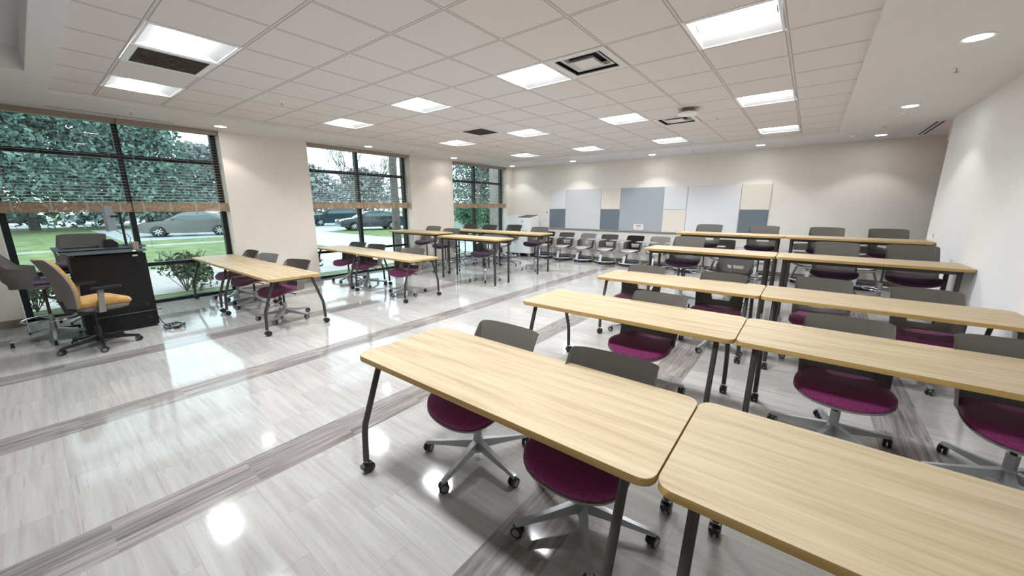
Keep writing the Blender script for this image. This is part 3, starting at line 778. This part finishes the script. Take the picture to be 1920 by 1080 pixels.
for k in range(5): box(b, .300, .3045, -.02, .28, .30+.018*k, .309+.018*k)
obj('vent_slots', b, M['dark'], t, smooth=False)
obj('towel_rail', tube(BM(), [(.31, -.25, .235), (.335, -.25, .235), (.335, .39, .235), (.31, .39, .235)], .006, 8), M['leg'], t)
for z in (.32, .13, .93): obj('cable_grommet', lathe(BM(), [(0, .006), (.026, .006), (.03, .0), (0, 0)], 18, mx=T(.30, .27, z) @ Matrix.Rotation(PI/2, 4, 'Y')), M['dark'], t)
for q in (0, 1): obj('outlet', boxm(.38, .384, .22+.0*q, .25, 1.055+.0, 1.07) if q else boxm(.30, .305, .22, .27, .985, 1.005), M['white'], t, smooth=False)
t = thing('monitor', 'flat monitor seen edge-on, on a black pole above the podium', 'monitor', (-7.40, .83, 1.105))
obj('stand_pole', lathe(BM(), [(0, 0), (.05, 0), (.05, .008), (.014, .012), (.014, .45), (0, .45)], 14), M['black'], t)
obj('monitor_arm', boxm(-.015, .015, -.09, 0, .38, .41), M['black'], t, smooth=False)
b = BM(); box(b, -.26, .26, -.014, .014, -.16, .16, mx=T(.02, -.11, .37, rz=R(-14))); obj('display', b, M['screen'], t, smooth=False, bevel=.004)
b = BM(); box(b, -.25, .25, -.0155, -.014, -.15, .15, mx=T(.02, -.11, .37, rz=R(-14))); obj('screen', b, M['black'], t, smooth=False)
obj('cable', tube(BM(), [(.02, -.08, .22), (.03, -.03, .17), (.01, .03, .15), (.03, .05, .1), (.02, .03, .01)], .004, 6), M['black'], t)
def small(name, label, cat, bmesh_, m, loc=None, **k):
    o = obj(name, bmesh_, m, **k); tag(o, label, cat)
    if loc: o.location = loc
    return o
b = BM(); loft(b, [[(-.07, -.06, 0), (.07, -.06, 0), (.07, .07, 0), (-.07, .07, 0)], [(-.07, -.06, .07), (.07, -.06, .07), (.07, .075, .05), (-.07, .075, .05)], [(-.065, -.04, .10), (.065, -.04, .10), (.065, .03, .10), (-.065, .03, .10)]])
small('desk_speaker', 'black wedge-shaped box beside the keyboard on the podium', 'speaker', b, M['podium'], (-7.28, .66, 1.106), bevel=.006)
t = thing('keyboard', 'black keyboard lying on the podium worktop', 'keyboard', (-7.42, .40, 1.106), R(8))
obj('case', boxm(-.07, .07, -.16, .16, 0, .012), M['black'], t, smooth=False, bevel=.003)
b = BM()
for i in range(5):
    for j in range(14): box(b, -.06+i*.0245, -.04+i*.0245, -.15+j*.0215, -.132+j*.0215, .012, .016)
obj('keys', b, M['tray'], t, smooth=False)
small('pen_cup', 'small brown and black holder at the right end of the podium top', 'holder', loft(BM(), [[(-.03, -.03, 0), (.03, -.03, 0), (.03, .03, 0), (-.03, .03, 0)], [(-.015, -.03, .09), (.045, -.03, .09), (.045, .03, .09), (-.015, .03, .09)]]), M['valance'], (-7.12, .88, 1.076), smooth=False)
b = BM()
random.seed(3)
pts = []
for k in range(60):
    a = k*.55; rr = .05+.07*abs(math.sin(k*.37)); pts.append((rr*math.cos(a)*1.3, rr*math.sin(a), .012+.03*abs(math.sin(k*.9))))
tube(b, pts, .005, 6); tube(b, [(-.35, -.1, .14), (-.28, -.08, .05), (-.2, -.05, .008), (-.05, -.02, .01)], .006, 6)
box(b, .02, .09, -.02, .03, .0, .03)
small('power_cable', 'tangled black cable with plugs on the floor beside the podium', 'cable', b, M['black'], (-6.72, 1.05, 0))

# ------------------------------------------------------------------ back wall panels, signs, cart
pe = [(-6.84, -6.24, 'split', 'wb', 'grey2'), (-6.23, -5.03, 'full', 'wgrey', None), (-5.02, -4.42, 'split', 'ivory', 'grey2'), (-4.41, -3.20, 'full', 'grey1', None), (-3.19, -2.60, 'split', 'wb', 'ivory'), (-2.59, -1.385, 'full', 'wb', None), (-1.375, -.775, 'split', 'ivory', 'grey2')]
def wall_panel(x0, x1, z0, z1, m, lb, nm):
    t = thing(nm, lb, 'board' if nm == 'whiteboard' else 'panel', ((x0+x1)/2, YB-.003, z0), 0, 'panels on the back wall')
    hx = (x1-x0)/2; obj('face', boxm(-hx+.004, hx-.004, -.036, -.03, .004, z1-z0-.004), M[m], t, smooth=False)
    obj('backing', boxm(-hx, hx, -.03, 0, 0, z1-z0), M['whitefix'], t, smooth=False)
desc = {0: ('glossy white square panel at the top left corner of the panel wall', 'slate grey square panel at the lower left corner of the panel wall'), 1: ('large pale grey writing board second from the left',), 2: ('ivory square panel between the pale board and the grey fabric board', 'slate grey square panel left of the big grey fabric board'), 3: ('large blue-grey pinboard with a small paper note at its foot',), 4: ('glossy white square panel right of the grey fabric board', 'ivory square panel right of the grey fabric board'), 5: ('large bright white writing board right of the centre',), 6: ('ivory square panel at the top right corner of the panel wall', 'slate grey square panel at the lower right corner, behind the tall tables')}
for k, (x0, x1, kd, a, b_) in enumerate(pe):
    if kd == 'full': wall_panel(x0, x1, .945, 2.155, a, desc[k][0], 'whiteboard' if a != 'grey1' else 'pinboard')
    else: wall_panel(x0, x1, 1.555, 2.155, a, desc[k][0], 'wall_panel'); wall_panel(x0, x1, .945, 1.55, b_, desc[k][1], 'wall_panel')
obj_r = obj('panel_rail', boxm(-6.84, -.775, YB-.05, YB, .925, .942), M['tabgrey'], smooth=False); tag(obj_r, 'thin grey ledge running under the row of wall panels', 'rail')
def onback(px, py, y):
    d = ray(px, py); p = d*(y/d.y); return p.x, p.z+1.63
def note(px, py, w, h, name, lb, y=YB, red=True, cat='sign'):
    x, z = onback(px, py, y); t = thing(name, lb, cat, (x, y, z))
    obj('sheet', boxm(-w/2, w/2, -.006, 0, -h/2, h/2), M['paper'], t, smooth=False)
    b = BM()
    if red: box(b, -w*.3, w*.3, -.0075, -.006, h*.12, h*.3); obj('heading', b, M['red'], t, smooth=False); b = BM()
    for k in range(2): box(b, -w*.35, w*.35, -.0075, -.006, -h*.12-k*h*.16, -h*.08-k*h*.16)
    obj('text_lines', b, M['ink'], t, smooth=False)
note(1197, 425.5, .27, .15, 'paper_note', 'white paper note with a red heading at the foot of the grey pinboard', YB-.037)
note(1021, 411, .22, .16, 'wall_sign', 'small white notice on the back wall left of the panels', red=False)
x, z = onback(1026, 399, YB); t = thing('thermostat', 'small white wall control with dark display left of the panels', 'thermostat', (x, YB, z))
obj('housing', boxm(-.045, .045, -.022, 0, -.05, .055), M['white'], t, smooth=False, bevel=.004); obj('display', boxm(-.025, .025, -.024, -.022, -.005, .03), M['dark'], t, smooth=False)
t = thing('light_switch', 'small white switch plate near the far end of the right wall', 'switch', (XR, 8.45, 1.20))
obj('plate', boxm(-.006, 0, -.04, .04, -.06, .06), M['white'], t, smooth=False); obj('rocker', boxm(-.010, -.006, -.012, .012, -.028, .028), M['tabgrey'], t, smooth=False)
t = thing('recycling_cart', 'tall white wheeled cart with slanted dark top and teal emblem in the far corner', 'cart', (-7.35, 10.30, 0))
b = BM(); loft(b, [[(-.26, -.27, .12), (.26, -.27, .12), (.26, .27, .12), (-.26, .27, .12)], [(-.26, -.27, 1.27), (.26, -.27, 1.27), (.26, .27, 1.35), (-.26, .27, 1.35)]]); obj('cabinet_body', b, M['white'], t, smooth=False, bevel=.008)
b = BM(); loft(b, [[(-.24, -.25, 1.276), (.24, -.25, 1.276), (.24, .25, 1.351), (-.24, .25, 1.351)], [(-.24, -.25, 1.284), (.24, -.25, 1.284), (.24, .25, 1.359), (-.24, .25, 1.359)]]); obj('lid', b, M['grille'], t, smooth=False)
b = BM()
for q in ((-.03, .03, 1.12, 1.13), (-.03, .03, 1.175, 1.185), (-.03, -.02, 1.12, 1.185), (.02, .03, 1.12, 1.185), (-.045, -.03, 1.115, 1.122), (.03, .045, 1.183, 1.19)): box(b, q[0]-.04, q[1]-.04, -.272, -.27, q[2], q[3])
obj('emblem', b, M['teal'], t, smooth=False)
b = BM()
for k, w in enumerate((.05, .06, .05)): box(b, -.04-w, -.04+w, -.272, -.27, 1.03-k*.05, 1.037-k*.05)
box(b, -.12, .16, -.272, -.27, .86, .875); obj('text_lines', b, M['ink'], t, smooth=False)
for x in (-.2, .2):
    for y in (-.2, .2): b = BM(); lathe(b, [(0, -.02), (.045, -.02), (.05, 0), (.045, .02), (0, .02)], 14, mx=T(x, y, .05) @ Matrix.Rotation(PI/2, 4, 'Y')); box(b, x-.025, x+.025, y-.025, y+.025, .08, .12); obj('caster', b, M['lgrey'], t)
t = thing('storage_cabinet', 'plain white cabinet left of the wheeled cart in the far corner', 'cabinet', (-7.90, 10.38, 0))
obj('cabinet_body', boxm(-.27, .27, -.27, .27, .1, 1.34), M['white'], t, smooth=False, bevel=.008)
obj('plinth', boxm(-.25, .25, -.25, .25, 0, .1), M['black'], t, smooth=False)
obj('door', boxm(-.255, .255, -.276, -.27, .13, 1.32), M['white'], t, smooth=False)

# ------------------------------------------------------------------ outdoors
GZ = -.12
def ground(name, x0, x1, y0, y1, z, m): o = struct(name, boxm(x0, x1, y0, y1, z-.05, z), M[m], smooth=False); return o
ground('ground_lawn', -140, -8.88, -70, 110, GZ-.01, 'grass')
ground('ground_walk', -14.5, -10.2, -60, 60, GZ+.0, 'paving')
ground('ground_kerb', -23.4, -23.1, -60, 9.2, GZ+.04, 'kerb')
ground('ground_driveway', -36, -16.4, 8.3, 13.0, GZ+.008, 'asphalt')
ground('ground_road', -42, -27.2, 3.0, 90, GZ+.012, 'asphalt')
ground('ground_apron', -16.5, -10.2, 6.0, 13.0, GZ+.004, 'asphalt')
ground('ground_lot', -75, -50, -60, 90, GZ+.012, 'asphalt')
def make_car(kind, paint):
    t = thing('car', None, 'car'); W = .89
    if kind == 'sedan':
        Lh = 2.42; wx = (-1.45, 1.38); wr = .33
        top = [(-2.42, .50), (-2.36, .72), (-2.1, .82), (-1.2, .93), (-.95, .96), (1.5, 1.02), (2.1, 1.03), (2.36, .98), (2.42, .6)]
        gh = [(-1.15, .94), (-.35, 1.38), (.1, 1.44), (.7, 1.44), (1.25, 1.33), (1.95, 1.03)]
        win = [(-.78, 1.0), (-.22, 1.33), (.2, 1.38), (.68, 1.38), (1.1, 1.28), (1.45, 1.06)]
    else:
        Lh = 2.3; wx = (-1.38, 1.35); wr = .37
        top = [(-2.3, .58), (-2.26, .86), (-1.95, .99), (-1.1, 1.08), (1.6, 1.14), (2.25, 1.12), (2.3, .7)]
        gh = [(-1.1, 1.08), (-.25, 1.56), (.3, 1.66), (1.4, 1.62), (2.0, 1.45), (2.26, 1.12)]
        win = [(-.72, 1.13), (-.12, 1.50), (.35, 1.57), (1.3, 1.54), (1.75, 1.38), (1.6, 1.17)]
    low = [(Lh-.03, .3), ]
    for c in wx[::-1]:
        low += [(c+(wr+.06)*math.cos(R(a)), .24+max(0, (wr+.1)*math.sin(R(a)))) for a in range(0, 181, 20)]
    low += [(-Lh+.04, .3)]
    prof = top + low
    b = BM(); n = len(prof)
    def ring(y, s): return [(x*(1-.015*(1-s)), y, .3+(z-.3)*s if z > .3 else z) for x, z in prof]
    mids = [ring(-W, .985), ring(-W*.92, 1.0), ring(0, 1.03), ring(W*.92, 1.0), ring(W, .985)]
    loft(b, mids); bmesh.ops.triangulate(b, faces=[f for f in b.faces if len(f.verts) > 4])
    obj('body', b, M[paint], t, ang=50)
    b = BM(); loft(b, [[(x, y, z) if z < gh[0][1]+.15 else (x, y*k, z) for x, z in gh] for y, k in ((-W*.93, .86), (-W*.6, 1), (W*.6, 1), (W*.93, .86))])
    bmesh.ops.triangulate(b, faces=[f for f in b.faces if len(f.verts) > 4]); obj('cabin', b, M[paint], t, ang=50)
    b = BM()
    for s in (-1, 1):
        vs = [b.verts.new((x, s*(W*.93*(1-.14*(z > gh[0][1]+.15))+.012), z)) for x, z in win]; b.faces.new(vs)
    for q in ((gh[0], gh[1]), (gh[-2], gh[-1])):
        (xa, za), (xb, zb) = q; e = .012
        vs = [b.verts.new(p) for p in ((xa*.97+xb*.03, -.7, za*.95+zb*.05+.02), (xa*.97+xb*.03, .7, za*.95+zb*.05+.02), (xb*.9+xa*.1, .62, zb*.9+za*.1+.02), (xb*.9+xa*.1, -.62, zb*.9+za*.1+.02))]; b.faces.new(vs)
    obj('windows', b, M['carglass'], t, smooth=False)
    b = BM()
    for s in (-1, 1): box(b, -.02+wx[0]*.0+(.42 if kind == 'sedan' else .45), .05+(.42 if kind == 'sedan' else .45), s*W*.82-.02, s*W*.82+.02, 1.0, 1.4)
    obj('pillar', b, M[paint], t, smooth=False)
    for c in wx:
        for s in (-1, 1):
            wl = BM(); lathe(wl, [(wr*.66, -.09), (wr*.95, -.1), (wr, -.07), (wr, .07), (wr*.95, .1), (wr*.66, .09)], 24, mx=T(c, s*(W-.10), wr) @ Matrix.Rotation(PI/2, 4, 'X'))
            w_ = obj('wheel', wl, M['tyre'], t)
            rb = BM(); lathe(rb, [(0, .0), (wr*.66, -.0)], 24, mx=T(c, s*(W-.05), wr) @ Matrix.Rotation(PI/2, 4, 'X'), mi=1)
            for k in range(8):
                m_ = T(c, s*(W-.03), wr) @ Matrix.Rotation(k*PI/4, 4, 'Y'); box(rb, -.022, .022, -.02, .02, .03, wr*.66, mx=m_)
            obj('rim', rb, [M['rim'], M['tyre']], w_, smooth=False)
    b = BM()
    for s in (-1, 1): box(b, -.85, -.68, s*(W+.09)-.07, s*(W+.09)+.07, 1.0 if kind == 'sedan' else 1.12, 1.12 if kind == 'sedan' else 1.25)
    obj('mirror', b, M[paint], t, smooth=False, bevel=.02)
    b = BM()
    for s in (-1, 1): box(b, -Lh+.02, -Lh+.3, s*.66-.16, s*.66+.16, .66, .78)
    obj('headlight', b, M['whitefix'], t, smooth=False); b = BM()
    for s in (-1, 1): box(b, Lh-.2, Lh-.01, s*.7-.14, s*.7+.14, .74, .88)
    obj('tail_light', b, M['red'], t, smooth=False)
    return t
def place(t, x, y, rz, lb): t.location = (x, y, GZ); t.rotation_euler.z = rz; tag(t, lb, 'car', 'cars outside the windows'); return t
sed = make_car('sedan', 'car_grey'); place(sed, -29.9, 6.35, R(72), 'grey sedan parked in full view through the nearest window')
c2 = make_car('suv', 'car_white'); place(c2, -33.6, 8.4, R(75), 'white car just behind the grey sedan')
c3 = make_car('suv', 'car_teal'); place(c3, -35.6, 18.3, R(72), 'dark blue-grey hatchback farther off through the middle window')
c4 = make_car('sedan', 'car_dark'); place(c4, -27.0, 16.7, R(75), 'black sedan nearer through the middle window')
c5 = copy_tree(c4); place(c5, -58, -.8, R(80), 'dark car far left just under the blind of the nearest window')
c6 = copy_tree(c2); place(c6, -60, 10.4, R(84), 'white car far off under the blind, left of the grey sedan')
c7 = copy_tree(c2); place(c7, -57, 4.9, R(88), 'white car far off in the middle of the nearest window')

def leafblob(b, c, rad, n, size, squash=1):
    for _ in range(n):
        v = Vector((random.gauss(0, 1), random.gauss(0, 1), random.gauss(0, 1))).normalized()*rad*(random.random()**.4)
        v.z *= squash; p = Vector(c)+v
        q = Matrix.Rotation(random.random()*6.28, 3, Vector((random.gauss(0, 1), random.gauss(0, 1), random.gauss(0, 1))).normalized())
        s = size*(.6+.8*random.random())
        b.faces.new([b.verts.new(p + q @ Vector(w)*s) for w in ((-1, -.5, 0), (1, -.5, 0), (1, .5, 0), (-1, .5, 0))])
def evergreen(x, y, h, r, lb, n=2600, m='pine', size=.15):
    t = thing('evergreen_tree', lb, 'tree', (x, y, GZ), 0, 'trees outside')
    obj('trunk', tube(BM(), [(0, 0, 0), (0, 0, h*.8)], [.3, .08], 8), M['bark'], t)
    b = BM(); K = 14
    for k in range(K):
        z = h*(.16+.8*k/K); rr = r*(1-.75*(k/K)**1.6)
        for _ in range(3): 
            a = random.random()*6.28; leafblob(b, (rr*.5*math.cos(a), rr*.5*math.sin(a), z), rr*.72, n//(K*3), size, .55)
    obj('foliage', b, M[m], t, smooth=False)
def bare_tree(x, y, h, lb, depth=5, r0=.16, seed=1, lean=0, first=.28, m='twig', spread=.55):
    rnd = random.Random(seed); t = thing('bare_tree', lb, 'tree', (x, y, GZ), 0, 'trees outside')
    trunk = BM(); br = BM()
    def grow(p, d, L, r, k):
        bend = Vector((rnd.gauss(0, .08), rnd.gauss(0, .08), .05)); q = p+d*L*.5; e = q+(d+bend).normalized()*L*.5
        tube(trunk if k == 0 else br, [p, q, e], [r, r*.85, r*.68], 7 if k < 2 else 4, cap=False)
        if k >= depth: return
        for _ in range(3 if k < 4 else 2):
            v = Vector((rnd.gauss(0, 1), rnd.gauss(0, 1), rnd.gauss(0, .45))).normalized()
            nd = (d*(1-.1)+v*spread*1.2+Vector((0, 0, .18))).normalized()
            grow(e if rnd.random() < .6 else q.lerp(e, rnd.random()), nd, L*rnd.uniform(.6, .82), max(.010, r*.6), k+1)
    grow(Vector((0, 0, 0)), Vector((lean, 0, 1)).normalized(), h*first, r0, 0)
    obj('trunk', trunk, M['bark'], t); obj('branches', br, M[m], t)
evergreen(-43, -8, 15, 6.5, 'big dark evergreen at the far left of the nearest window', 26000)
evergreen(-46, 0.5, 17, 7.0, 'tallest evergreen behind the lawn in the left half of the nearest window', 32000)
evergreen(-50, 7.5, 11, 5.5, 'lower evergreen right of the tallest one, near the window post', 18000)
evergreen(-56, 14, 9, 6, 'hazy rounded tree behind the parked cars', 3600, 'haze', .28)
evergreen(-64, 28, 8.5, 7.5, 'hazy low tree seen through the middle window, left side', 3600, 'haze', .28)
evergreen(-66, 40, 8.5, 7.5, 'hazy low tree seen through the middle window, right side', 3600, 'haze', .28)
evergreen(-30, 33, 12, 4.6, 'dark evergreen filling the left half of the far window', 14000, size=.12)
evergreen(-23, 32.5, 10, 4.2, 'dark evergreen filling the right half of the far window', 14000, size=.12)
bare_tree(-34, 10.6, 10, 'bare branching tree in the right half of the nearest window', 5, .13, 3)
bare_tree(-38, 22.0, 11, 'bare branching tree in the left half of the middle window', 6, .16, 5)
bare_tree(-46, 29, 12, 'bare tree behind the dark cars', 6, .16, 9)
bare_tree(-40, 33, 10, 'bare tree farther right through the middle window', 6, .15, 11)
bare_tree(-24, 25.5, 10, 'bare tree with forked limbs in the far window', 5, .17, 21)
p = onz(747, 476, GZ)
bare_tree(p.x, p.y, 13, 'thick grey trunk close outside the middle window', 3, .16, 13, first=.5, m='bark')
def shrub(x, y, r, h, lb, n=900, m='shrub', size=.035):
    t = thing('shrub', lb, 'bush', (x, y, GZ), 0, 'shrubs below the windows')
    s = BM(); rnd = random.Random(int(x*10))
    for _ in range(12): tube(s, [(0, 0, 0), (rnd.gauss(0, r*.3), rnd.gauss(0, r*.3), h*.5), (rnd.gauss(0, r*.5), rnd.gauss(0, r*.5), h)], .006, 5)
    obj('stems', s, M['bark'], t); b = BM()
    for _ in range(8): leafblob(b, (random.gauss(0, r*.4), random.gauss(0, r*.4), h*(.35+.4*random.random())), r*.6, n//8, size, .8)
    obj('leaves', b, M[m], t, smooth=False)
random.seed(5)
shrub(-10.1, -.1, .5, .75, 'flowering shrub below the left half of the nearest window')
shrub(-9.9, .75, .45, .6, 'pale leafy shrub behind the podium')
shrub(-10.2, 1.9, .55, .85, 'leafy shrub framed by the window beside the podium', 1300)
shrub(-9.9, 4.2, .35, .5, 'small shrub at the foot of the middle window')
shrub(-9.8, 8.6, .5, .6, 'low shrub at the foot of the far window')
shrub(-19.5, 19.7, 1.5, 2.3, 'large round green bush through the far window, left', 2600, 'bush', .07)
shrub(-16.0, 18.6, 1.6, 2.5, 'large round green bush through the far window, right', 2600, 'bush', .07)
t = thing('building', 'pale building corner with a window seen through the far window', 'building', (-28, 25.5, GZ))
obj('wall', boxm(-4, 3.5, 0, 5, 0, 2.0), M['bldg'], t, smooth=False)
wn = obj('window', boxm(-1.1, .4, -.06, 0, .8, 1.9), M['whitefix'], t, smooth=False); obj('pane', boxm(-1.0, .3, -.08, -.05, .9, 1.8), M['carglass'], wn, smooth=False)
struct('trim_2', boxm(-30, -13, 21.6, 21.9, GZ, .75), M['lowwall'], smooth=False)
struct('wall_outside', boxm(-9.6, -8.87, 10.95, 11.4, GZ, 3.6), M['brick'], smooth=False)

# ------------------------------------------------------------------ sky and camera
w = bpy.data.worlds.new('overcast'); sc.world = w; w.use_nodes = True; t = w.node_tree; bg = t.nodes['Background']
tc = t.nodes.new('ShaderNodeTexCoord'); n = noise(t, tc.outputs['Generated'], (3, 3, 7), 4)
t.links.new(ramp(t, n, [(.3, (.72, .85, .93)), (.65, (.97, 1.0, 1.0))]), bg.inputs['Color']); bg.inputs['Strength'].default_value = 1.42
cam = bpy.data.cameras.new('camera'); co = bpy.data.objects.new('camera', cam); C.objects.link(co); sc.camera = co
p, yw = R(12.236), R(37.913)
f = Vector((-math.sin(yw)*math.cos(p), math.cos(yw)*math.cos(p), -math.sin(p))); r = Vector((math.cos(yw), math.sin(yw), 0)); u = r.cross(f)
co.matrix_world = Matrix(((r.x, u.x, -f.x, 0), (r.y, u.y, -f.y, 0), (r.z, u.z, -f.z, 1.63), (0, 0, 0, 1)))
cam.sensor_width = 36; cam.lens = 704.5/1920*36; cam.clip_start = .05; cam.clip_end = 500
vs = sc.view_settings; vs.view_transform = 'Standard'; vs.look = 'None'; vs.gamma = 1; vs.exposure = 1.05; vs.use_curve_mapping = False
cy = sc.cycles; cy.max_bounces = 7; cy.diffuse_bounces = 4; cy.glossy_bounces = 3; cy.transparent_max_bounces = 12; cy.transmission_bounces = 4
cy.use_denoising = True; cy.sample_clamp_indirect = 6; cy.caustics_reflective = False; cy.caustics_refractive = False
